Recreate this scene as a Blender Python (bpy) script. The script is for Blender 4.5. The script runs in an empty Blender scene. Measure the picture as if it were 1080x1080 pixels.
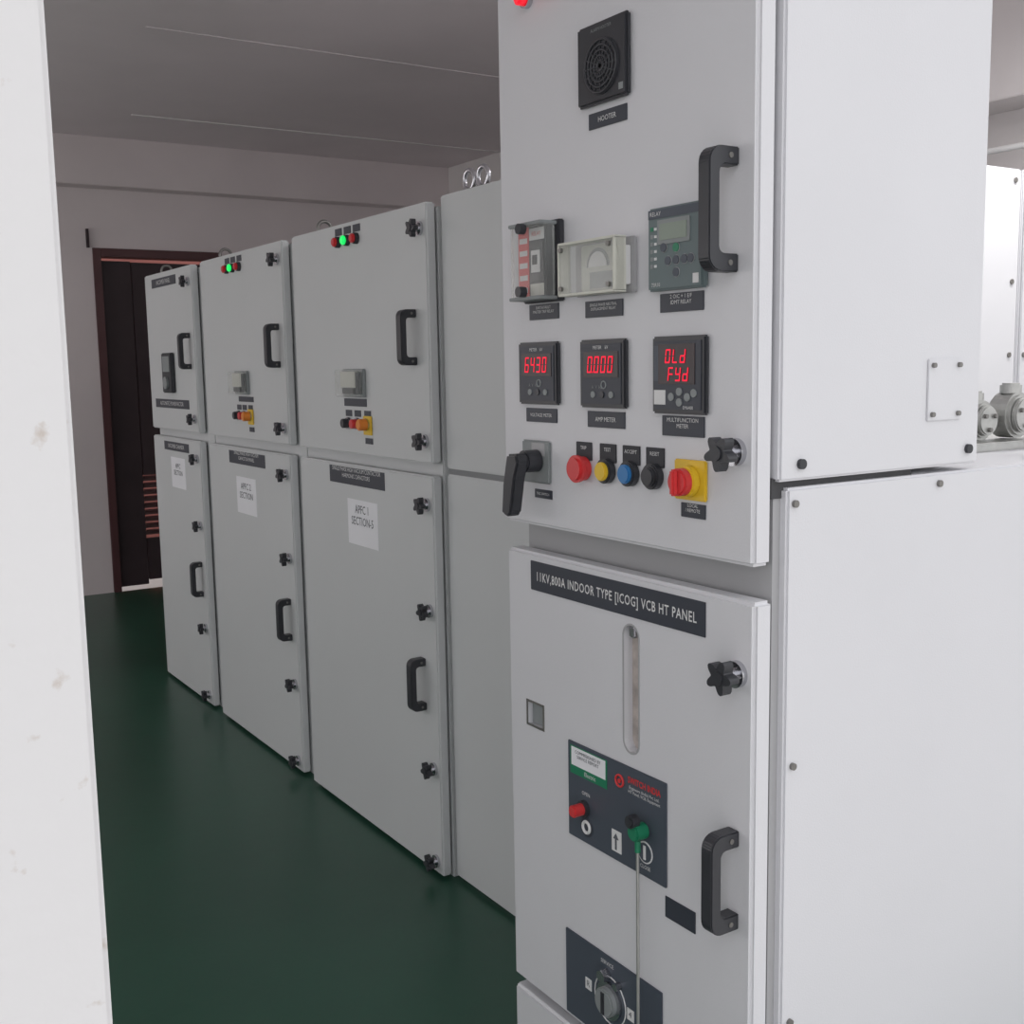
import bpy, bmesh, math, random
from mathutils import Vector, Matrix
random.seed(4)
S=bpy.context.scene
S.view_settings.view_transform='Standard'
S.view_settings.look='None'
COL=bpy.context.collection

# ------------------------------------------------------------ materials
def s2l(c):
    return tuple(((x/255)/12.92 if x/255<=0.04045 else (((x/255)+0.055)/1.055)**2.4) for x in c)
def mat(name,rgb,rough=0.5,metal=0,noise=0.04,scale=6,bump=0,bscale=300,emit=None,es=0,alpha=1,lin=False):
    m=bpy.data.materials.new(name);m.use_nodes=True
    nt=m.node_tree;b=nt.nodes['Principled BSDF']
    c=rgb if lin else s2l(rgb)
    b.inputs['Roughness'].default_value=rough;b.inputs['Metallic'].default_value=metal
    tc=nt.nodes.new('ShaderNodeTexCoord')
    if noise>0:
        n=nt.nodes.new('ShaderNodeTexNoise');n.inputs['Scale'].default_value=scale;n.inputs['Detail'].default_value=5
        nt.links.new(tc.outputs['Object'],n.inputs['Vector'])
        r=nt.nodes.new('ShaderNodeValToRGB')
        r.color_ramp.elements[0].position=0.3;r.color_ramp.elements[1].position=0.7
        r.color_ramp.elements[0].color=(*[x*(1-noise) for x in c],1);r.color_ramp.elements[1].color=(*[min(1,x*(1+noise)) for x in c],1)
        nt.links.new(n.outputs['Fac'],r.inputs['Fac']);nt.links.new(r.outputs['Color'],b.inputs['Base Color'])
    else: b.inputs['Base Color'].default_value=(*c,1)
    if bump>0:
        n2=nt.nodes.new('ShaderNodeTexNoise');n2.inputs['Scale'].default_value=bscale
        nt.links.new(tc.outputs['Object'],n2.inputs['Vector'])
        bp=nt.nodes.new('ShaderNodeBump');bp.inputs['Strength'].default_value=bump;bp.inputs['Distance'].default_value=0.002
        nt.links.new(n2.outputs['Fac'],bp.inputs['Height']);nt.links.new(bp.outputs['Normal'],b.inputs['Normal'])
    if emit:
        b.inputs['Emission Color'].default_value=(*s2l(emit),1);b.inputs['Emission Strength'].default_value=es
    if alpha<1: b.inputs['Alpha'].default_value=alpha
    return m
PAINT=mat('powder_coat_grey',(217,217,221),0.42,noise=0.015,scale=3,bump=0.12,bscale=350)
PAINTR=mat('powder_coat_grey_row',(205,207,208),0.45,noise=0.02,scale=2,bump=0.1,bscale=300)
EDGE=mat('panel_gap_dark',(70,70,72),0.8,noise=0)
JOINT_SHADE=mat('joint_shadow_grey',(135,136,138),0.7,noise=0)  # mid grey stands in for the shadow between the covers
FRAME=mat('frame_grey',(170,170,172),0.5,noise=0)
BLK=mat('black_plastic',(52,53,58),0.38,noise=0.1,scale=30)
BLK2=mat('black_matte',(56,57,62),0.6,noise=0)
LAB=mat('label_plate_dark',(56,60,70),0.45,noise=0.05)
SLATE=mat('mimic_slate',(74,81,92),0.45,noise=0.03)
WHT=mat('white_print',(225,225,225),0.6,noise=0)
PAPER=mat('paper',(236,236,240),0.8,noise=0.02)
INK=mat('ink_grey',(95,97,104),0.8,noise=0)
CHR=mat('chrome',(200,200,205),0.22,metal=1,noise=0)
ALU=mat('cast_aluminium',(185,185,182),0.4,metal=0.7,noise=0.1,scale=40)
SCR=mat('zinc_screw',(130,128,125),0.4,metal=0.6,noise=0)
RED=mat('red_plastic',(212,60,62),0.35,noise=0)
YEL=mat('yellow_plastic',(228,190,50),0.4,noise=0)
BLU=mat('blue_plastic',(50,120,180),0.35,noise=0)
GRN=mat('green_plastic',(30,125,90),0.4,noise=0)
ORG=mat('orange_plastic',(228,135,50),0.4,noise=0)
GREYP=mat('grey_plastic',(140,145,146),0.5,noise=0)
RELG=mat('relay_grey_green',(104,118,120),0.5,noise=0.03)
LCD=mat('lcd',(138,150,138),0.3,noise=0)
LCDD=mat('display_black',(40,22,28),0.35,noise=0)
SEG=mat('red_segments',(90,5,12),0.6,noise=0,emit=(255,28,62),es=1.1)
GLED=mat('green_lamp_lit',(20,150,70),0.3,noise=0,emit=(30,240,110),es=0.9)
RLED=mat('red_lamp',(190,50,55),0.3,noise=0,emit=(255,30,30),es=0.05)
RLED2=mat('red_lamp_lit',(230,40,55),0.3,noise=0,emit=(255,30,50),es=0.7)
CLR=mat('clear_cover',(215,218,215),0.12,noise=0,alpha=0.25)
DIAL=mat('dial_cream',(215,215,205),0.6,noise=0.05,scale=40)
SLOTM=mat('slot_inner_shaded',(188,178,172),0.5,noise=0.3,scale=30,bump=0.8,bscale=40)  # darker tone and streaks paint shade and highlights inside the slot
WALL=mat('plaster_white',(226,221,221),0.85,noise=0.05,scale=1.5,bump=0.3,bscale=30)
WALLF=mat('plaster_far',(226,216,217),0.85,noise=0.05,scale=1.5,bump=0.3,bscale=30)
CEIL=mat('ceiling_plaster',(230,221,224),0.9,noise=0.05,scale=1.2,bump=0.4,bscale=20)
MAROON=mat('maroon_paint',(84,50,52),0.5,noise=0.1)
MAROOND=mat('maroon_dark',(60,46,50),0.6,noise=0.1)
GND=mat('concrete_outside',(208,205,201),0.9,noise=0.06,scale=2)
PINK=mat('dimming_wall_pink',(150,95,88),0.9,noise=0.1,scale=3)

def pillar_mat():
    m=mat('pillar_plaster',(221,220,221),0.85,noise=0.0,bump=0.25,bscale=60)
    nt=m.node_tree;b=nt.nodes['Principled BSDF']
    tc=nt.nodes.new('ShaderNodeTexCoord');n=nt.nodes.new('ShaderNodeTexNoise');n.inputs['Scale'].default_value=42;n.inputs['Detail'].default_value=6
    r=nt.nodes.new('ShaderNodeValToRGB');r.color_ramp.elements[0].position=0.24;r.color_ramp.elements[1].position=0.34
    r.color_ramp.elements[0].color=(*s2l((196,187,180)),1);r.color_ramp.elements[1].color=(*s2l((221,220,221)),1)
    nt.links.new(tc.outputs['Object'],n.inputs['Vector']);nt.links.new(n.outputs['Fac'],r.inputs['Fac']);nt.links.new(r.outputs['Color'],b.inputs['Base Color'])
    return m
PILL=pillar_mat()
FLOOR=mat('green_floor_paint',(40,80,64),0.33,noise=0.15,scale=1.3,bump=0.2,bscale=12)

# ------------------------------------------------------------ mesh helpers
def link(ob,parent=None):
    COL.objects.link(ob)
    if parent: ob.parent=parent
    return ob
def empty(name,loc=(0,0,0)):
    e=bpy.data.objects.new(name,None);e.empty_display_size=0.05;COL.objects.link(e);return e
def finish(bm,name,m,parent,smooth=False):
    bmesh.ops.recalc_face_normals(bm,faces=bm.faces)
    me=bpy.data.meshes.new(name);bm.to_mesh(me);bm.free()
    me.materials.append(m)
    if smooth:
        for p in me.polygons:p.use_smooth=True
    return link(bpy.data.objects.new(name,me),parent)
def box(name,x0,x1,y0,y1,z0,z1,m,parent=None,bev=0,seg=2):
    bm=bmesh.new();bmesh.ops.create_cube(bm,size=1)
    for v in bm.verts:
        v.co=Vector(((x0+x1)/2+v.co.x*abs(x1-x0),(y0+y1)/2+v.co.y*abs(y1-y0),(z0+z1)/2+v.co.z*abs(z1-z0)))
    if bev>0: bmesh.ops.bevel(bm,geom=bm.edges[:],offset=bev,segments=seg,affect='EDGES')
    return finish(bm,name,m,parent)
def plate(name,x0,x1,z0,z1,face,h,m,parent,bev=0):
    # flat part on a front face (plane y=face), standing out by h
    return box(name,x0,x1,face-h,face,z0,z1,m,parent,bev)
AX={'Y':Matrix.Rotation(math.radians(90),4,'X'),'X':Matrix.Rotation(math.radians(90),4,'Y'),'Z':Matrix.Identity(4)}
def cyl(name,c,r,l,ax,m,parent,r2=None,seg=28,bev=0):
    bm=bmesh.new()
    bmesh.ops.create_cone(bm,cap_ends=True,segments=seg,radius1=r,radius2=r if r2 is None else r2,depth=l)
    if bev>0:
        es=[e for e in bm.edges if len(e.link_faces)==2 and any(len(f.verts)>4 for f in e.link_faces)]
        bmesh.ops.bevel(bm,geom=es,offset=bev,segments=2,affect='EDGES')
    bmesh.ops.transform(bm,matrix=Matrix.Translation(c)@AX[ax],verts=bm.verts)
    return finish(bm,name,m,parent)
def prism(name,pts,origin,u,v,w,d,m,parent,bev=0):
    bm=bmesh.new();o=Vector(origin);u=Vector(u);v=Vector(v);w=Vector(w)
    vs=[bm.verts.new(o+u*a+v*b) for a,b in pts]
    f=bm.faces.new(vs)
    r=bmesh.ops.extrude_face_region(bm,geom=[f])
    bmesh.ops.translate(bm,vec=w*d,verts=[g for g in r['geom'] if isinstance(g,bmesh.types.BMVert)])
    if bev>0:bmesh.ops.bevel(bm,geom=bm.edges[:],offset=bev,segments=2,affect='EDGES')
    return finish(bm,name,m,parent)
def arc(cx,cy,r,a0,a1,n=6):
    return [(cx+r*math.cos(math.radians(a0+(a1-a0)*i/n)),cy+r*math.sin(math.radians(a0+(a1-a0)*i/n))) for i in range(n+1)]
def torus(name,c,R,r,ax,m,parent):
    bm=bmesh.new();N=24;M=8;g=[]
    for i in range(N):
        a=2*math.pi*i/N;row=[]
        for j in range(M):
            b=2*math.pi*j/M
            row.append(bm.verts.new(((R+r*math.cos(b))*math.cos(a),(R+r*math.cos(b))*math.sin(a),r*math.sin(b))))
        g.append(row)
    for i in range(N):
        for j in range(M):
            bm.faces.new([g[i][j],g[(i+1)%N][j],g[(i+1)%N][(j+1)%M],g[i][(j+1)%M]])
    bmesh.ops.transform(bm,matrix=Matrix.Translation(c)@AX[ax],verts=bm.verts)
    return finish(bm,name,m,parent,True)
def text(name,s,x,z,face,size,m,parent,h=0.0006,align='CENTER',sx=1.0,ex=0.0,sp=1.0):
    cu=bpy.data.curves.new(name,'FONT');cu.body=s;cu.size=size;cu.align_x=align;cu.align_y='CENTER';cu.extrude=0;cu.offset=ex
    cu.resolution_u=2;cu.space_character=sp
    t=bpy.data.objects.new(name+'_tmp',cu);COL.objects.link(t)
    bpy.context.view_layer.update()
    me=bpy.data.meshes.new_from_object(t);bpy.data.objects.remove(t)
    me.name=name;me.materials.clear();me.materials.append(m)
    me.transform(Matrix.Translation((x,face-h,z))@Matrix.Rotation(math.radians(90),4,'X')@Matrix.Diagonal((sx,1,1,1)))
    return link(bpy.data.objects.new(name,me),parent)
def handle(name,x,z0,z1,face,h,w,t,m,parent):
    H=z1-z0;r=t*1.1;ri=t*0.5
    pts=[(0,0)]+arc(h-r,r,r,-90,0)+arc(h-r,H-r,r,0,90)+[(0,H),(0,H-t*1.25)]
    pts+=arc(h-t-ri,H-t*1.25-ri,ri,90,0)+arc(h-t-ri,t*1.25+ri,ri,0,-90)+[(0,t*1.25)]
    hd=prism(name,pts,(x-w/2,face,z0),(0,-1,0),(0,0,1),(1,0,0),w,m,parent,bev=0.0018)
    for k,z in enumerate((z0+t*.62,z1-t*.62)): cyl(name+'_screw_%d'%k,(x+w/2+.0005,face-h*.3,z),t*.2,.002,'X',SCR,parent,seg=12)
    return hd
def knob(name,x,z,face,r,parent,h=0.034):
    cyl(name+'_washer',(x,face-h*0.12,z),r*0.8,h*0.24,'Y',CHR,parent)
    cyl(name+'_stem',(x,face-h*0.42,z),r*0.42,h*0.5,'Y',CHR,parent)
    pts=[]
    N=50;ph=random.random()*2
    for i in range(N):
        a=2*math.pi*i/N
        rr=r*(0.82+0.24*math.cos(5*a+ph))
        pts.append((rr*math.cos(a),rr*math.sin(a)))
    prism(name+'_star',pts,(x,face-h*0.55,z),(1,0,0),(0,0,1),(0,-1,0),h*0.45,BLK,parent,bev=0.0)
    cyl(name+'_cap',(x,face-h*1.03,z),r*0.42,h*0.08,'Y',BLK,parent)
SEGS={'0':'abcdef','1':'bc','2':'abged','3':'abgcd','4':'fgbc','5':'afgcd','6':'afgedc','8':'abcdefg','O':'abcdef','L':'fed','d':'bcdeg','F':'afge','Y':'fgbcd'}
def seg7(name,s,x,z,face,w,hh,parent,m=SEG):
    bm=bmesh.new();t=w*0.2;pitch=w*1.45;n=len([c for c in s if c!='.'])
    x0=x-(n*pitch-(pitch-w))/2;k=0
    def rect(a0,a1,b0,b1):
        sk=0.12
        vs=[bm.verts.new((a+sk*(b-z),face-0.0008,b)) for a,b in ((a0,b0),(a1,b0),(a1,b1),(a0,b1))];bm.faces.new(vs)
    for c in s:
        if c=='.':
            rect(x0+k*pitch-(pitch-w)*0.7,x0+k*pitch-(pitch-w)*0.7+t,z-hh/2,z-hh/2+t);continue
        a=x0+k*pitch;k+=1;g=t*0.3
        P={'a':(a+g,a+w-g,z+hh/2-t,z+hh/2),'d':(a+g,a+w-g,z-hh/2,z-hh/2+t),'g':(a+g,a+w-g,z-t/2,z+t/2),
           'f':(a,a+t,z+g,z+hh/2-g),'b':(a+w-t,a+w,z+g,z+hh/2-g),'e':(a,a+t,z-hh/2+g,z-g),'c':(a+w-t,a+w,z-hh/2+g,z-g)}
        for q in SEGS[c]: rect(*P[q])
    me=bpy.data.meshes.new(name);bm.to_mesh(me);bm.free();me.materials.append(m)
    return link(bpy.data.objects.new(name,me),parent)
def boolean(ob,cutters):
    for c in cutters:
        md=ob.modifiers.new('b','BOOLEAN');md.object=c;md.operation='DIFFERENCE';md.solver='EXACT'
    bpy.context.view_layer.update()
    dg=bpy.context.evaluated_depsgraph_get()
    me=bpy.data.meshes.new_from_object(ob.evaluated_get(dg))
    ob.modifiers.clear();ob.data=me
    for c in cutters: bpy.data.objects.remove(c)

# ============================================================ ROOM
box('floor',-7.86,-0.75,-2.6,4.7,-0.12,0.0,FLOOR)
box('ground',-30,25,-20,20,-0.4,-0.13,GND)
CZ=2.985
box('ceiling',-8.1,-0.75,-2.85,4.95,CZ,CZ+0.15,CEIL)
fw=box('wall_left',-8.1,-7.86,-2.6,4.7,0,CZ,WALLF)
boolean(fw,[box('cut',-8.3,-7.6,1.835,2.70,-0.1,2.30,WALLF)])
box('wall_back',-8.1,-0.75,4.7,4.95,0,CZ,WALL)
wf=box('wall_front',-8.1,-0.75,-2.85,-2.6,0,CZ,WALL)
FILL_WINS=[(-7.5,-6.0),(-5.4,-3.9),(-3.3,-1.8)]  # window openings added out of view to brighten the row and ceiling
boolean(wf,[box('cut',a,b,-3,-2.4,.85,2.35,WALL) for a,b in FILL_WINS])
for i,(a,b) in enumerate(FILL_WINS):
    e=empty('window_%d'%(i+1))
    for n,q in (('sill',(a,b,.85,.90)),('head',(a,b,2.30,2.35)),('jamb_left',(a,a+.05,.90,2.30)),('jamb_right',(b-.05,b,.90,2.30)),('mullion',((a+b)/2-.02,(a+b)/2+.02,.90,2.30))):
        box(n,q[0],q[1],-2.74,-2.69,q[2],q[3],MAROON,e,.003)
    L=bpy.data.lights.new('daylight_%d'%(i+1),'AREA');L.shape='RECTANGLE';L.size=b-a-.1;L.size_y=1.4  # added area lamp, fills the dark inside of the room
    L.energy=(23,10,3.5)[i];L.color=(1,.98,.97)
    lo=bpy.data.objects.new('window_daylight_%d'%(i+1),L);COL.objects.link(lo);lo.parent=e
    lo.matrix_world=Matrix.Translation(((a+b)/2,-2.66,1.6))@Matrix.Rotation(math.radians(112),4,'X')
# fill lamp added out of view over the rear aisle, brightens the back wall
e=empty('added_rear_fill')
box('housing',-1.95,-1.85,2.9,4.1,2.90,CZ,WHT,e,.005)
cyl('tube',(-1.90,3.5,2.885),.014,1.12,'Y',PAPER,e)
L=bpy.data.lights.new('rear_fill_lamp','AREA');L.shape='RECTANGLE';L.size=.08;L.size_y=1.1;L.energy=26;L.color=(1,.99,.97)
lo=bpy.data.objects.new('rear_fill_lamp',L);COL.objects.link(lo);lo.parent=e;lo.location=(-1.90,3.5,2.86)
box('trim_1',-7.86,-7.70,-2.6,4.7,2.68,CZ,WALLF,bev=0.004)
box('trim_2',-7.70,-0.99,4.45,4.7,2.57,CZ,WALL,bev=0.004)
box('trim_3',-6.98,-6.955,1.9,4.6,CZ-0.006,CZ,WALL)
box('trim_4',-5.2,-5.185,1.5,4.2,CZ-0.004,CZ,CEIL)
box('pillar',-0.99,-0.75,-0.16,0.157,-0.12,CZ,PILL,bev=0.004)
box('added_dimming_wall',-10.6,-10.4,-6,10,-0.13,3.2,PINK)  # added wall, dims and tints the daylight behind the door gaps

d=empty('door_1')
box('frame_left',-7.98,-7.84,1.835,1.885,0,2.30,MAROON,d,0.003)
box('frame_right',-7.98,-7.84,2.65,2.70,0,2.30,MAROON,d,0.003)
box('frame_top',-7.98,-7.84,1.885,2.65,2.245,2.30,MAROON,d,0.003)
box('leaf_left',-7.955,-7.915,1.89,2.09,0.02,2.225,MAROOND,d,0.003)
box('leaf_right_upper',-7.955,-7.915,2.095,2.645,0.78,2.22,MAROOND,d,0.003)
box('leaf_right_lower',-7.955,-7.915,2.095,2.645,0.05,0.34,MAROOND,d,0.003)
box('leaf_right_stile',-7.955,-7.915,2.58,2.645,0.34,0.78,MAROOND,d,0)
for i in range(9):
    z=0.36+i*0.047
    prism('louvre_slat_%d'%(i+1),[(0,0),(0.03,0.026),(0.03,0.040),(0,0.014)],(-7.955,2.095,z),(1,0,0),(0,0,1),(0,1,0),0.485,MAROON,d)
box('hook_bar',-7.86,-7.835,1.80,1.815,2.30,2.42,MAROOND,d)

# ============================================================ ROW OF CABINETS
RF=1.525   # door face plane
def screw(name,x,y,z,ax,parent,r=0.0055):
    l=0.005
    c={'X':(x+l/2,y,z),'Y':(x,y-l/2,z)}[ax]
    cyl(name,c,r,l,ax,SCR,parent,seg=14)
def cabinet(xl,xr,doorx0,doorx1,name='switchgear_cabinet',top=1.93):
    e=empty(name)
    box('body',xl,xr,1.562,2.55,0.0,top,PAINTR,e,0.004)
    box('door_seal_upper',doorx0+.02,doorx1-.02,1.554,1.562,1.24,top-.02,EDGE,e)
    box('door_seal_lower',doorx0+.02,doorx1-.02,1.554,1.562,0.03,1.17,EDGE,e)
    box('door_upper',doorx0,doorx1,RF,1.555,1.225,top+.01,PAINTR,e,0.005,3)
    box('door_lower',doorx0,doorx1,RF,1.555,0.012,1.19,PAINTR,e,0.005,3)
    for k,(ex_,ey_) in enumerate(((xl+.13,1.60),(xl+.13,2.45),(xr-.13,2.45))): torus('lifting_eye_%d'%(k+1),(ex_,ey_,top+0.03),0.024,0.006,'X',SCR,e)
    return e
def lampset(e,xs,z,face):
    for i,x in enumerate(xs):
        plate('lamp_label_%d'%(i+1),x-.024,x+.024,z+.02,z+.042,face,0.002,LAB,e)
        cyl('lamp_bezel_%d'%(i+1),(x,face-.006,z),.017,.012,'Y',BLK2,e,seg=18)
        cyl('lamp_%d'%(i+1),(x,face-.017,z),.014,.012,'Y',(RLED,GLED,RLED)[i],e,seg=18,bev=.003)
def smallmeter(e,x0,x1,z0,z1,face):
    plate('relay_base',x0,x1,z0,z1,face,.012,GREYP,e,.002)
    plate('relay_dial',x0+.008,x1-.03,z0+.03,z1-.008,face-.012,.012,DIAL,e,.001)
    plate('relay_dark',x0+.02,x1-.045,z0+.01,z0+.028,face-.012,.012,BLK2,e,.001)
    plate('relay_terminal',x1-.027,x1-.006,z0+.01,z1-.01,face-.012,.012,BLK2,e,.001)
    plate('relay_cover',x0+.002,x1-.002,z0+.002,z1-.002,face-.0125,.028,CLR,e,.003)
def buttons(e,xs,z,face):
    for i,(x,m) in enumerate(zip(xs,(BLK,RED,ORG))):
        plate('button_label_%d'%(i+1),x-.022,x+.022,z+.022,z+.042,face,.002,LAB,e)
        cyl('button_ring_%d'%(i+1),(x,face-.005,z),.019,.010,'Y',CHR,e,seg=18)
        if i<2: cyl('button_%d'%(i+1),(x,face-.018,z),.015,.018,'Y',m,e,seg=18,bev=.002)
        else:
            plate('rotary_plate',x-.026,x+.03,z-.032,z+.026,face-.001,.004,YEL,e,.001)
            cyl('rotary_knob',(x,face-.02,z),.018,.03,'Y',ORG,e,seg=18,bev=.003)
            plate('rotary_label',x-.02,x+.03,z-.06,z-.042,face,.002,LAB,e)

A=cabinet(-5.56,-4.735,-5.54,-4.83)
plate('title_plate',-5.42,-5.05,1.875,1.915,RF,.002,LAB,A)
text('title_text','INCOMER PANEL',-5.235,1.895,RF-.002,.028,WHT,A)
handle('handle_upper',-4.90,1.50,1.655,RF,.05,.03,.018,BLK,A)
handle('handle_lower',-4.90,.50,.655,RF,.05,.03,.018,BLK,A)
plate('meter_body',-5.27,-5.13,1.395,1.575,RF,.02,BLK2,A,.004)
plate('meter_face',-5.25,-5.15,1.49,1.56,RF-.02,.002,GREYP,A)
cyl('meter_dial',(-5.2,RF-.025,1.44),.028,.01,'Y',GREYP,A)
plate('name_plate',-5.46,-4.95,1.325,1.365,RF,.002,LAB,A)
text('name_text','AUTOMATIC POWER FACTOR',-5.205,1.345,RF-.002,.026,WHT,A)
plate('lower_title_plate',-5.36,-4.99,1.13,1.17,RF,.002,LAB,A)
text('lower_title_text','INCOMER CHAMBER',-5.175,1.15,RF-.002,.026,WHT,A)
plate('paper_notice',-5.27,-5.06,.96,1.10,RF,.001,PAPER,A)
text('paper_text','APFC\nSECTION',-5.165,1.045,RF-.001,.032,INK,A)
for i,z in enumerate((1.872,1.285)): knob('knob_u%d'%i,-4.875,z,RF,.024,A)
for i,z in enumerate((1.112,.818,.36,.055)): knob('knob_l%d'%i,-4.875,z,RF,.024,A)
B=cabinet(-4.73,-3.74,-4.71,-3.81)
lampset(B,(-4.37,-4.305,-4.235),1.883,RF)
handle('handle_upper',-3.875,1.50,1.655,RF,.05,.03,.018,BLK,B)
handle('handle_lower',-3.875,.505,.66,RF,.05,.03,.018,BLK,B)
smallmeter(B,-4.32,-4.185,1.400,1.49,RF)
plate('relay_label',-4.31,-4.15,1.372,1.392,RF,.002,LAB,B)
buttons(B,(-4.31,-4.25,-4.185),1.318,RF)
plate('lower_title_plate',-4.455,-4.06,1.125,1.175,RF,.002,LAB,B)
text('lower_title_text','SINGLE PHASE HIGH VACUUM\nCAPACITOR PANEL',-4.258,1.158,RF-.002,.02,WHT,B)
plate('paper_notice',-4.385,-4.17,.93,1.075,RF,.001,PAPER,B)
text('paper_text','APFC 2\nSECTION',-4.278,1.02,RF-.001,.036,INK,B)
for i,z in enumerate((1.878,1.285)): knob('knob_u%d'%i,-3.85,z,RF,.024,B)
for i,z in enumerate((1.118,.812,.342,.05)): knob('knob_l%d'%i,-3.85,z,RF,.024,B)
Cc=cabinet(-3.735,-2.768,-3.717,-2.765)
lampset(Cc,(-3.33,-3.265,-3.2),1.885,RF)
handle('handle_upper',-2.85,1.50,1.655,RF,.05,.03,.018,BLK,Cc)
handle('handle_lower',-2.85,.50,.655,RF,.05,.03,.018,BLK,Cc)
smallmeter(Cc,-3.315,-3.170,1.405,1.492,RF)
plate('relay_label',-3.33,-3.17,1.376,1.400,RF,.002,LAB,Cc)
buttons(Cc,(-3.30,-3.235,-3.165),1.322,RF)
plate('lower_title_plate',-3.465,-3.065,1.125,1.18,RF,.002,LAB,Cc)
text('lower_title_text','SINGLE PHASE HIGH VACUUM CONTACTOR\nHARMONIC CAPACITORS',-3.265,1.162,RF-.002,.0195,WHT,Cc,sx=0.9)
plate('paper_notice',-3.335,-3.12,.935,1.08,RF,.001,PAPER,Cc)
text('paper_text','APFC 1\nSECTION-5',-3.228,1.03,RF-.001,.038,INK,Cc,sx=0.85)
for i,z in enumerate((1.872,1.288)): knob('knob_u%d'%i,-2.80,z,RF,.024,Cc)
for i,z in enumerate((1.108,.802,.332,.05)): knob('knob_l%d'%i,-2.80,z,RF,.024,Cc)
De=empty('switchgear_cabinet')
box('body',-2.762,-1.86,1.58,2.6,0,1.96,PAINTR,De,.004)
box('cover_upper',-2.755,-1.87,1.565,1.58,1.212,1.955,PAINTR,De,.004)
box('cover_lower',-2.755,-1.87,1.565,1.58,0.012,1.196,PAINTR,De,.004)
box('cover_joint_shadow',-2.75,-1.87,1.570,1.58,1.190,1.22,JOINT_SHADE,De)  # shadow line between the covers, put into the colour
for i,x in enumerate((-2.68,-2.61)): torus('lifting_eye_%d'%(i+1),(x,1.615,1.99),.026,.007,'Y',CHR,De)
box('lifting_plate',-2.72,-2.57,1.60,1.63,1.955,1.966,SCR,De,.002)

# ============================================================ NEAR HIGH VOLTAGE PANEL
N=empty('high_voltage_switchgear_panel')
F=1.15
XS=-1.143
box('lower_body',-1.80,XS,1.211,2.75,0.0,1.315,PAINT,N,.004)
box('upper_body',-1.80,XS,1.194,1.652,1.325,2.35,PAINT,N,.004)
box('waist_frame',-1.795,XS-.012,1.19,1.5,1.30,1.33,EDGE,N)
box('front_frame',-1.792,XS-.014,1.196,1.212,0.0,1.33,FRAME,N)
box('upper_door_seal',-1.785,XS-.022,1.186,1.196,1.22,2.31,EDGE,N)
box('lower_door_seal',-1.78,XS-.022,1.186,1.197,0.30,1.14,EDGE,N)
box('upper_door',-1.803,-1.149,F,1.187,1.205,2.33,PAINT,N,.006,3)
ld=box('lower_door',-1.799,-1.145,F,1.187,0.288,1.154,PAINT,N,.006,3)
def capsule(cx,z0,z1,r): return arc(cx,z1-r,r,0,180,10)+arc(cx,z0+r,r,180,360,10)
c1=prism('c1',capsule(-1.425,.853,1.07,.019),(0,F-.05,0),(1,0,0),(0,0,1),(0,1,0),.075,PAINT,None)
c2=box('c2',-1.735,-1.685,F-.05,F+.012,.822,.868,PAINT)
boolean(ld,[c1,c2])
box('slot_back_plate',-1.46,-1.39,F+.018,F+.022,.85,1.075,SLOTM,N)
plate('slot_top_knob',-1.437,-1.421,1.048,1.066,F+.018,.014,CHR,N,.002)
# pressed lip round the slot
o=capsule(-1.425,.850,1.073,.022);q=capsule(-1.425,.853,1.07,.019)
bm=bmesh.new();vo=[bm.verts.new((a,F-.0012,b)) for a,b in o];vi=[bm.verts.new((a,F-.0012,b)) for a,b in q]
for k in range(len(vo)): bm.faces.new([vo[k],vo[(k+1)%len(vo)],vi[(k+1)%len(vi)],vi[k]])
r_=bmesh.ops.extrude_face_region(bm,geom=bm.faces[:]);bmesh.ops.translate(bm,vec=(0,.0012,0),verts=[g_ for g_ in r_['geom'] if isinstance(g_,bmesh.types.BMVert)])
finish(bm,'slot_lip',FRAME,N)
box('inspection_glass',-1.733,-1.687,F+.009,F+.0115,.824,.866,GREYP,N)
box('inspection_rim',-1.737,-1.683,F-.0015,F,.866,.870,SCR,N);box('inspection_rim_b',-1.737,-1.683,F-.0015,F,.820,.824,SCR,N)
box('inspection_rim_l',-1.739,-1.735,F-.0015,F,.820,.870,SCR,N);box('inspection_rim_r',-1.685,-1.681,F-.0015,F,.820,.870,SCR,N)
box('base_cover',-1.799,-1.145,F,1.187,0.02,0.268,PAINT,N,.006,3)
SX=XS
for i,(y,z) in enumerate([(1.236,1.349),(1.623,1.35)]): cyl('side_bolt_%d'%i,(SX+.003,y,z),.0075,.006,'X',BLK2,N,seg=16)
for i,(y,z) in enumerate([(1.553,1.298),(1.225,1.292),(1.228,.897),(1.230,.487),(1.9,1.29),(1.9,.9)]): screw('side_screw_%d'%i,SX,y,z,'X',N)
box('side_cover_plate',SX,SX+.003,1.516,1.60,1.399,1.496,PAINT,N,.001)
for i,(y,z) in enumerate([(1.526,1.486),(1.59,1.486),(1.526,1.409),(1.59,1.409)]): screw('plate_screw_%d'%i,SX+.003,y,z,'X',N,.004)
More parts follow.
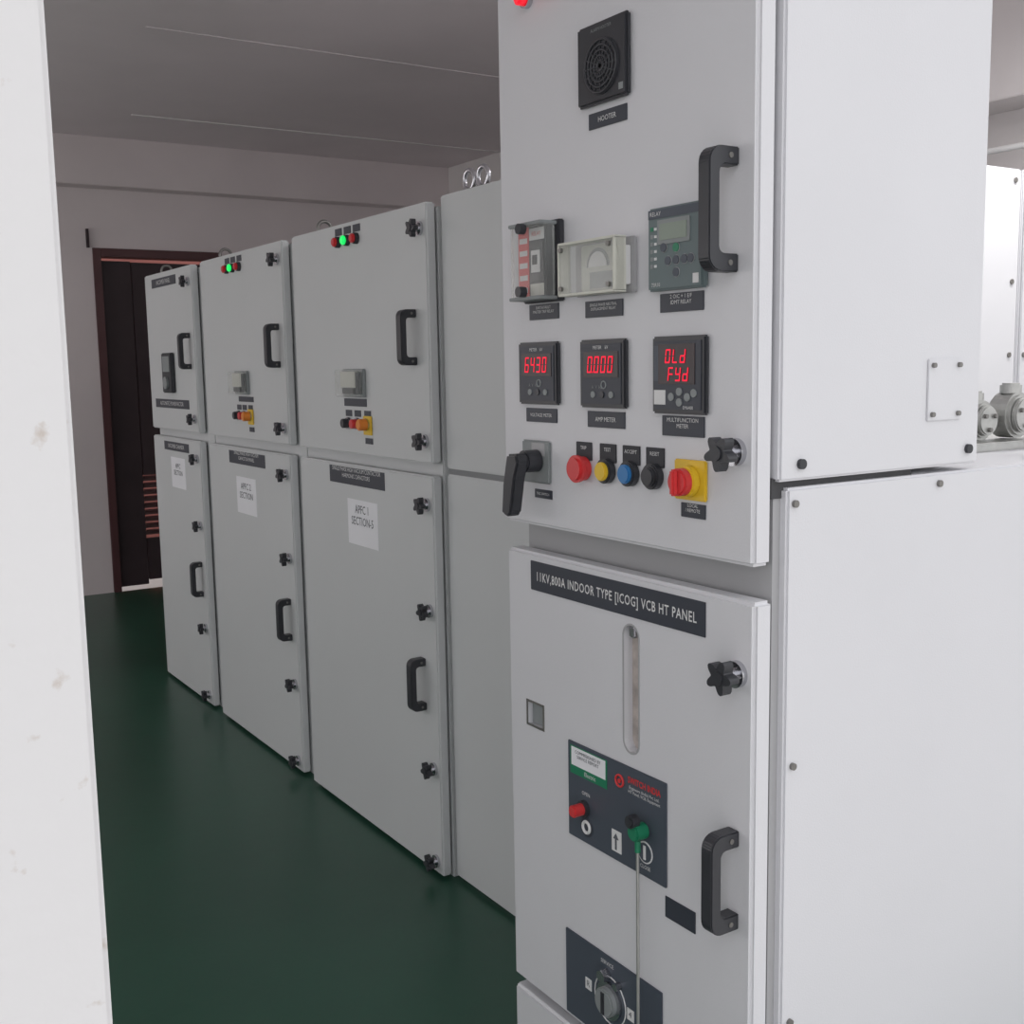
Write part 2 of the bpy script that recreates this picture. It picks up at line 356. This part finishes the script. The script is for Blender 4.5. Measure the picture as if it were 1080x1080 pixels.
# metal clamps on top of the rear chamber
for i,(y,zz,r,x) in enumerate([(2.005,1.372,.040,-1.40),(2.095,1.380,.046,-1.38),(1.93,1.355,.034,-1.46),(2.20,1.375,.046,-1.36)]):
    cyl('busbar_clamp_%d'%i,(x,y,zz),r,.05,'X',ALU,N,seg=24,bev=.006)
    cyl('clamp_flange_%d'%i,(x+.03,y,zz),r*.75,.012,'X',ALU,N,seg=24,bev=.003)
    for k in (0,1,2):
        a=k*2.1+.5;cyl('clamp_bolt_%d_%d'%(i,k),(x+.038,y+r*.45*math.cos(a),zz+r*.45*math.sin(a)),.005,.008,'X',SCR,N,seg=6)
    cyl('clamp_cap_%d'%i,(x,y,zz+r+.006),r*.45,.024,'Z',ALU,N,bev=.004)
box('clamp_base',-1.50,-1.33,1.88,2.25,1.315,1.332,ALU,N,.003)
torus('lifting_ring',(-1.22,1.935,1.344),.026,.006,'X',CHR,N)
# ---- upper door
def lamp(name,x,z,m):
    cyl(name+'_bezel',(x,F-.005,z),.016,.010,'Y',CHR,N);cyl(name,(x,F-.016,z),.013,.016,'Y',m,N,bev=.003)
lamp('lamp_red',-1.70,2.123,RLED2);lamp('lamp_red_b',-1.64,2.130,RLED2);lamp('lamp_amber',-1.58,2.135,YEL)
plate('hooter_body',-1.545,-1.417,1.908,2.032,F,.012,BLK,N,.004)
cyl('hooter_ring',(-1.478,F-.013,1.962),.043,.003,'Y',BLK2,N,seg=40)
for i,rr in enumerate((.040,.032,.024,.016,.008)): torus('hooter_grille_%d'%i,(-1.478,F-.0155,1.962),rr,.0022,'Y',BLK,N)
for i in range(8):
    a=i*math.pi/8
    prism('hooter_bar_%d'%i,[(-.040,-.0011),(.040,-.0011),(.040,.0011),(-.040,.0011)],(-1.478,F-.0145,1.962),(math.cos(a),0,math.sin(a)),(-math.sin(a),0,math.cos(a)),(0,-1,0),.002,BLK,N)
text('hooter_text','ALARM HOOTER',-1.48,2.020,F-.012,.007,GREYP,N)
plate('hooter_button',-1.435,-1.425,1.918,1.928,F-.012,.001,GREYP,N)
def label(name,x0,x1,z0,z1,s,size,lines=1):
    plate(name,x0,x1,z0,z1,F,.0022,LAB,N,.0005)
    text(name+'_text',s,(x0+x1)/2,(z0+z1)/2+(size*.5 if lines==2 else 0),F-.0022,size,WHT,N)
label('label_hooter',-1.527,-1.429,1.873,1.898,'HOOTER',.0115)
handle('handle_upper',-1.195,1.622,1.792,F,.056,.024,.02,BLK,N)
# earth fault relay
plate('fault_relay_base',-1.712,-1.60,1.605,1.742,F,.012,BLK2,N,.002)
plate('fault_relay_body',-1.697,-1.612,1.612,1.735,F-.012,.018,BLK2,N,.002)
g=F-.030
plate('fault_relay_card_left',-1.696,-1.664,1.614,1.733,g,.001,RED,N)
for i in range(5): plate('fault_relay_card_line_%d'%i,-1.692,-1.668,1.622+i*.021,1.631+i*.021,g-.001,.0005,WHT,N)
plate('fault_relay_label',-1.662,-1.618,1.710,1.730,g,.001,WHT,N)
text('fault_relay_text','RELAY',-1.640,1.720,g-.001,.010,RED,N)
plate('fault_relay_window',-1.660,-1.620,1.640,1.704,g,.002,BLK,N)
plate('fault_relay_flag',-1.653,-1.628,1.655,1.692,g-.002,.002,WHT,N)
plate('fault_relay_flag_dark',-1.648,-1.634,1.668,1.684,g-.004,.001,BLK2,N)
plate('fault_relay_card',-1.660,-1.620,1.616,1.636,g,.001,DIAL,N)
plate('fault_relay_cover',-1.703,-1.605,1.608,1.739,F-.0125,.034,CLR,N,.006)
for k,zz in enumerate((1.611,1.736)):
    plate('fault_relay_rim_%d'%k,-1.703,-1.605,zz-.003,zz+.003,F-.012,.036,GREYP,N,.001)
cyl('fault_relay_knob',(-1.655,F-.054,1.622),.009,.014,'Y',BLK,N);cyl('fault_relay_screw',(-1.655,F-.053,1.728),.009,.012,'Y',BLK2,N)
# measuring relay with clear cover
plate('measuring_relay_base',-1.557,-1.405,1.608,1.694,F,.01,FRAME,N,.002)
plate('measuring_relay_face',-1.525,-1.43,1.615,1.688,F-.01,.012,DIAL,N,.002)
plate('measuring_relay_dark',-1.50,-1.44,1.618,1.644,F-.022,.001,GREYP,N)
prism('measuring_relay_scale',arc(-1.478,1.652,.03,0,180,12),(0,F-.022,0),(1,0,0),(0,0,1),(0,-1,0),.001,GREYP,N)
prism('measuring_relay_scale_in',arc(-1.478,1.652,.024,0,180,12),(0,F-.023,0),(1,0,0),(0,0,1),(0,-1,0),.001,WHT,N)
plate('measuring_relay_terminal',-1.425,-1.41,1.62,1.68,F-.01,.012,WHT,N,.001)
plate('measuring_relay_tag',-1.422,-1.413,1.655,1.672,F-.022,.001,BLK2,N)
plate('measuring_relay_cover',-1.556,-1.406,1.609,1.693,F-.0235,.022,CLR,N,.003)
for k,zz in enumerate((1.610,1.692)): plate('measuring_relay_rim_%d'%k,-1.556,-1.406,zz-.002,zz+.002,F-.0225,.024,DIAL,N,.0005)
for k,xx in enumerate((-1.555,-1.408)): plate('measuring_relay_rim_v%d'%k,xx-.002,xx+.002,1.610,1.692,F-.0225,.024,DIAL,N,.0005)
for i,(x,z) in enumerate([(-1.545,1.682),(-1.418,1.682),(-1.545,1.62),(-1.418,1.62)]): screw('relay_screw_%d'%i,x,F-.046,z,'Y',N,.004)
# numerical protection relay
plate('protection_relay_body',-1.365,-1.243,1.605,1.728,F,.014,RELG,N,.003)
plate('protection_relay_top',-1.362,-1.246,1.712,1.725,F-.014,.001,SLATE,N)
plate('protection_relay_bezel',-1.340,-1.268,1.673,1.709,F-.014,.002,GREYP,N)
plate('protection_relay_lcd',-1.334,-1.274,1.679,1.703,F-.016,.001,LCD,N)
for i in range(6): plate('relay_led_%d'%i,-1.357,-1.351,1.694-i*.011,1.700-i*.011,F-.014,.001,GRN if i==0 else GREYP,N);plate('relay_ledtext_%d'%i,-1.349,-1.343,1.695-i*.011,1.699-i*.011,F-.014,.0005,WHT,N)
for i,(dx,dz) in enumerate([(0,.018),(0,-.018),(.018,0),(-.018,0),(0,0),(.032,.0),(-.028,.02)]):
    cyl('relay_key_ring_%d'%i,(-1.298+dx,F-.0145,1.648+dz),.0074,.001,'Y',FRAME,N,seg=18)
    cyl('relay_key_%d'%i,(-1.298+dx,F-.0155,1.648+dz),.0066,.002,'Y',SLATE if i else GRN,N,seg=18)
plate('relay_port',-1.262,-1.250,1.612,1.626,F-.014,.001,WHT,N)
text('relay_brand','RELAY',-1.345,1.7185,F-.015,.009,WHT,N)
text('relay_id','7SR10',-1.345,1.614,F-.014,.008,WHT,N)
label('label_fault',-1.708,-1.618,1.576,1.603,'EARTH FAULT\nMASTER TRIP RELAY',.0072,2)
label('label_measuring',-1.541,-1.441,1.573,1.60,'SINGLE PHASE NEUTRAL\nDISPLACEMENT RELAY',.0066,2)
label('label_protection',-1.350,-1.253,1.573,1.601,'2 O/C + 1 E/F\nIDMT RELAY',.0085,2)
def meter(nm,x0,x1,z0,z1,s,multi=False):
    plate(nm+'_bezel',x0,x1,z0,z1,F,.010,BLK,N,.003)
    plate(nm+'_face',x0+.007,x1-.007,z0+.007,z1-.007,F-.010,.0015,LAB,N,.001)
    xm=(x0+x1)/2;f=F-.0115
    if not multi:
        plate(nm+'_display',x0+.014,x1-.014,z0+.050,z1-.020,f,.001,LCDD,N)
        seg7(nm+'_digits',s,xm,(z0+.052+z1-.022)/2,f-.001,.0125,.027,N)
        text(nm+'_brand','METER    kV',xm,z1-.0135,f,.008,WHT,N)
        for i,dx in enumerate((-.02,.004,.028)):
            cyl(nm+'_key_%d'%i,(xm+dx,f-.001,z0+.022),.0055,.002,'Y',GREYP if i!=1 else BLK,N,seg=16)
        torus(nm+'_logo',(xm+.008,f-.0005,z0+.038),.006,.0012,'Y',GREYP,N)
        text(nm+'_mode','A  V  Hz',xm-.01,z0+.034,f,.008,GREYP,N)
    else:
        plate(nm+'_display',x0+.018,x1-.020,z0+.045,z1-.012,f,.001,LCDD,N)
        seg7(nm+'_digits_a',s[0],xm-.002,z1-.030,f-.001,.0115,.021,N)
        seg7(nm+'_digits_b',s[1],xm+.004,z1-.057,f-.001,.0115,.021,N)
        plate(nm+'_card',x0+.008,x0+.018,z0+.05,z1-.014,f,.001,SLATE,N)
        for i,(dx,dz) in enumerate([(-.012,0),(.006,.008),(.006,-.008),(.024,0),(.038,.006)]): cyl(nm+'_key_%d'%i,(xm+dx,f-.001,z0+.026+dz),.0062,.002,'Y',GREYP,N,seg=16)
        plate(nm+'_sticker',x0+.008,x0+.034,z0+.014,z0+.036,f,.001,WHT,N)
        text(nm+'_model','EM6400',x1-.035,z0+.01,f,.007,WHT,N)
meter('voltmeter',-1.735,-1.614,1.427,1.537,'6430')
meter('ammeter',-1.548,-1.427,1.425,1.537,'0.000')
meter('multifunction_meter',-1.360,-1.240,1.420,1.537,('OLd','FYd'),True)
label('label_volt',-1.723,-1.627,1.395,1.420,'VOLTAGE METER',.0088)
label('label_amp',-1.537,-1.437,1.392,1.419,'AMP METER',.0105)
label('label_multi',-1.345,-1.250,1.386,1.417,'MULTIFUNCTION\nMETER',.009,2)
# breaker control switch (pistol grip)
plate('control_switch_plate',-1.734,-1.646,1.285,1.362,F,.006,GREYP,N,.003)
plate('control_switch_scale',-1.70,-1.66,1.335,1.358,F-.006,.001,FRAME,N)
cyl('control_switch_boss',(-1.683,F-.022,1.326),.02,.034,'Y',BLK,N,bev=.003)
prism('control_switch_grip',[(-.016,.014),(.015,.016),(.02,.0),(.008,-.03),(-.006,-.092),(-.016,-.1),(-.036,-.094),(-.030,-.04)],(-1.683,F-.037,1.326),(1,0,0),(0,0,1),(0,-1,0),.026,BLK,N,bev=.004)
label('label_switch',-1.699,-1.645,1.258,1.274,'TNC SWITCH',.0065)
for i,(x,m,s) in enumerate(zip((-1.548,-1.482,-1.421,-1.362),(RED,YEL,BLU,BLK),('TRIP','TEST','ACCEPT','RESET'))):
    z=1.321
    plate('button_legend_%d'%i,x-.022,x+.022,z+.014,z+.045,F,.0025,BLK2,N,.0008)
    text('button_text_%d'%i,s,x,z+.035,F-.0025,.0085,WHT,N)
    cyl('button_ring_%d'%i,(x,F-.007,z),.0205,.014,'Y',BLK if i else RED,N,bev=.002)
    if i==0:
        cyl('button_mushroom',(x,F-.018,z),.0235,.016,'Y',RED,N,bev=.005)
    else: cyl('button_cap_%d'%i,(x,F-.015,z),.0155,.010,'Y',m,N,bev=.002)
plate('selector_plate',-1.313,-1.243,1.291,1.352,F,.006,YEL,N,.002)
cyl('selector_base',(-1.278,F-.012,1.32),.024,.014,'Y',YEL,N,bev=.002)
cyl('selector_knob',(-1.278,F-.024,1.32),.021,.018,'Y',RED,N,bev=.003)
plate('selector_grip',-1.283,-1.273,1.300,1.340,F-.031,.012,RED,N,.003)
label('label_selector',-1.301,-1.247,1.264,1.286,'LOCAL\n/ REMOTE',.0075,2)
knob('knob_upper',-1.184,1.369,F,.025,N,.04)
# ---- lower door
plate('title_plate',-1.717,-1.246,1.0845,1.139,F,.002,LAB,N,.0006)
text('title_text','11KV,800A INDOOR TYPE [ICOG] VCB HT PANEL',-1.4815,1.111,F-.002,.0235,WHT,N,sx=0.76,ex=.0003,sp=1.12)
knob('knob_lower',-1.178,1.044,F,.025,N,.04)
plate('mimic_plate',-1.602,-1.334,.651,.828,F,.004,SLATE,N,.001)
f=F-.004
plate('mimic_sticker',-1.594,-1.487,.770,.822,f,.0006,GRN,N)
plate('mimic_sticker_white',-1.590,-1.491,.786,.820,f-.0006,.0004,PAPER,N)
text('mimic_sticker_text','COMMISSIONED BY\nSERVICE REPORT',-1.541,.808,f-.001,.0085,INK,N)
text('mimic_sticker_brand','Electric',-1.535,.778,f-.0006,.011,WHT,N)
torus('mimic_logo',(-1.452,f-.001,.797),.010,.002,'Y',RED,N)
cyl('mimic_logo_dot',(-1.452,f-.001,.797),.004,.002,'Y',RED,N)
text('mimic_brand','SWITCH INDIA',-1.388,.806,f,.0155,RED,N,ex=.0004,sx=.8)
text('mimic_brand_sub','Engineers (India) Pvt. Ltd.\nHT Panel, VCB, Equipment',-1.388,.790,f,.0075,WHT,N)
text('mimic_open','OPEN',-1.548,.742,f,.009,WHT,N)
cyl('mimic_O_field',(-1.546,f-.0005,.682),.018,.001,'Y',LAB,N)
torus('mimic_O',(-1.546,f-.0015,.682),.010,.003,'Y',WHT,N)
cyl('open_button_ring',(-1.552,f-.004,.715),.015,.008,'Y',BLK,N)
cyl('open_button',(-1.552,f-.016,.715),.011,.026,'Y',RED,N,bev=.002)
plate('mimic_arrow_plate',-1.474,-1.448,.667,.705,f,.001,WHT,N)
prism('mimic_arrow',[(-.003,-.015),(.001,-.015),(.001,.004),(.006,.004),(-.001,.014),(-.008,.004),(-.003,.004)],(-1.461,f-.001,.686),(1,0,0),(0,0,1),(0,-1,0),.001,INK,N)
cyl('mimic_I_field',(-1.385,f-.0005,.694),.019,.001,'Y',WHT,N);cyl('mimic_I_field_in',(-1.385,f-.0012,.694),.0165,.001,'Y',SLATE,N)
plate('mimic_I',-1.388,-1.382,.682,.706,f-.0015,.001,WHT,N)
text('mimic_close','CLOSE',-1.385,.668,f,.009,WHT,N)
cyl('close_button',(-1.386,f-.014,.733),.014,.026,'Y',GRN,N,bev=.002)
cyl('close_button_head',(-1.389,f-.024,.752),.011,.02,'Y',BLK,N,bev=.003)
cyl('charging_rod',(-1.383,F-.022,.515),.0028,.40,'Z',ALU,N,seg=10)
cyl('charging_rod_collar',(-1.383,F-.022,.71),.005,.02,'Z',GRN,N,seg=12)
handle('handle_lower',-1.183,.650,.805,F,.056,.024,.02,BLK,N)
plate('small_rating_plate',-1.338,-1.266,.601,.637,F,.002,LAB,N,.0005)
plate('mimic_plate_lower',-1.616,-1.345,.300,.464,F,.004,SLATE,N,.001)
cyl('racking_dial_ring',(-1.482,f-.003,.385),.034,.006,'Y',CHR,N)
cyl('racking_dial',(-1.482,f-.010,.385),.026,.014,'Y',GREYP,N,bev=.003)
plate('racking_dial_slot',-1.486,-1.478,.365,.405,f-.017,.002,BLK,N)
text('racking_text','SERVICE',-1.49,.450,f,.010,WHT,N)
torus('racking_arc',(-1.482,f-.0005,.385),.044,.0012,'Y',WHT,N)
for k,(xx,ss) in enumerate(((-1.545,'R'),(-1.425,'4'))):
    plate('racking_mark_%d'%k,xx-.009,xx+.009,.375,.396,f,.001,WHT,N);text('racking_mark_text_%d'%k,ss,xx,.386,f-.001,.016,INK,N)
cyl('racking_key',(-1.49,f-.008,.430),.012,.016,'Y',CHR,N,seg=6)
cyl('racking_key_b',(-1.455,f-.006,.425),.007,.012,'Y',CHR,N,seg=12)

# ============================================================ right background
for i,(y0,y1) in enumerate([(3.05,3.655),(3.665,4.35)]):
    e=empty('rear_panel_cabinet')
    box('body',-3.3,-2.4,y0,y1,0,2.13,PAINT,e,.004)
    box('side_cover',-2.4,-2.392,y0+.01,y1-.01,.02,2.115,PAINT,e,.003)
    for k,z in enumerate((2.09,1.75,1.5,1.2,.8)):
        screw('screw_l%d'%k,-2.392,y0+.03,z,'X',e,.009);screw('screw_r%d'%k,-2.392,y1-.045,z,'X',e,.009)
e=empty('wall_conduit')
cyl('pipe',(-2.2,4.43,2.36),.013,2.4,'X',WHT,e)
cyl('pipe_box',(-2.55,4.425,2.36),.035,.05,'Y',WHT,e)
box('saddle',-2.30,-2.27,4.41,4.45,2.33,2.39,SCR,e)
box('standoff',-2.56,-2.54,4.43,4.70,2.35,2.37,SCR,e);box('standoff_b',-1.6,-1.58,4.43,4.70,2.35,2.37,SCR,e)

# ============================================================ light
w=bpy.data.worlds.new('World');S.world=w;w.use_nodes=True
bg=w.node_tree.nodes['Background'];bg.inputs[0].default_value=(0.975,0.98,1.0,1);bg.inputs[1].default_value=1.28

# ============================================================ camera
yaw,pitch,roll=math.radians(32.868),math.radians(7.463),math.radians(-1.002)
Fv=Vector((-math.cos(yaw)*math.cos(pitch),math.sin(yaw)*math.cos(pitch),-math.sin(pitch)))
R0=Fv.cross(Vector((0,0,1))).normalized();U0=R0.cross(Fv)
Rv=R0*math.cos(roll)+U0*math.sin(roll);Uv=-R0*math.sin(roll)+U0*math.cos(roll)
M=Matrix((Rv,Uv,-Fv)).transposed().to_4x4();M.translation=Vector((0,0,1.5))
cd=bpy.data.cameras.new('camera');cam=bpy.data.objects.new('camera',cd);COL.objects.link(cam)
cam.matrix_world=M;cd.sensor_width=36;cd.lens=36*1194.6/1080;cd.clip_start=0.02
S.camera=cam
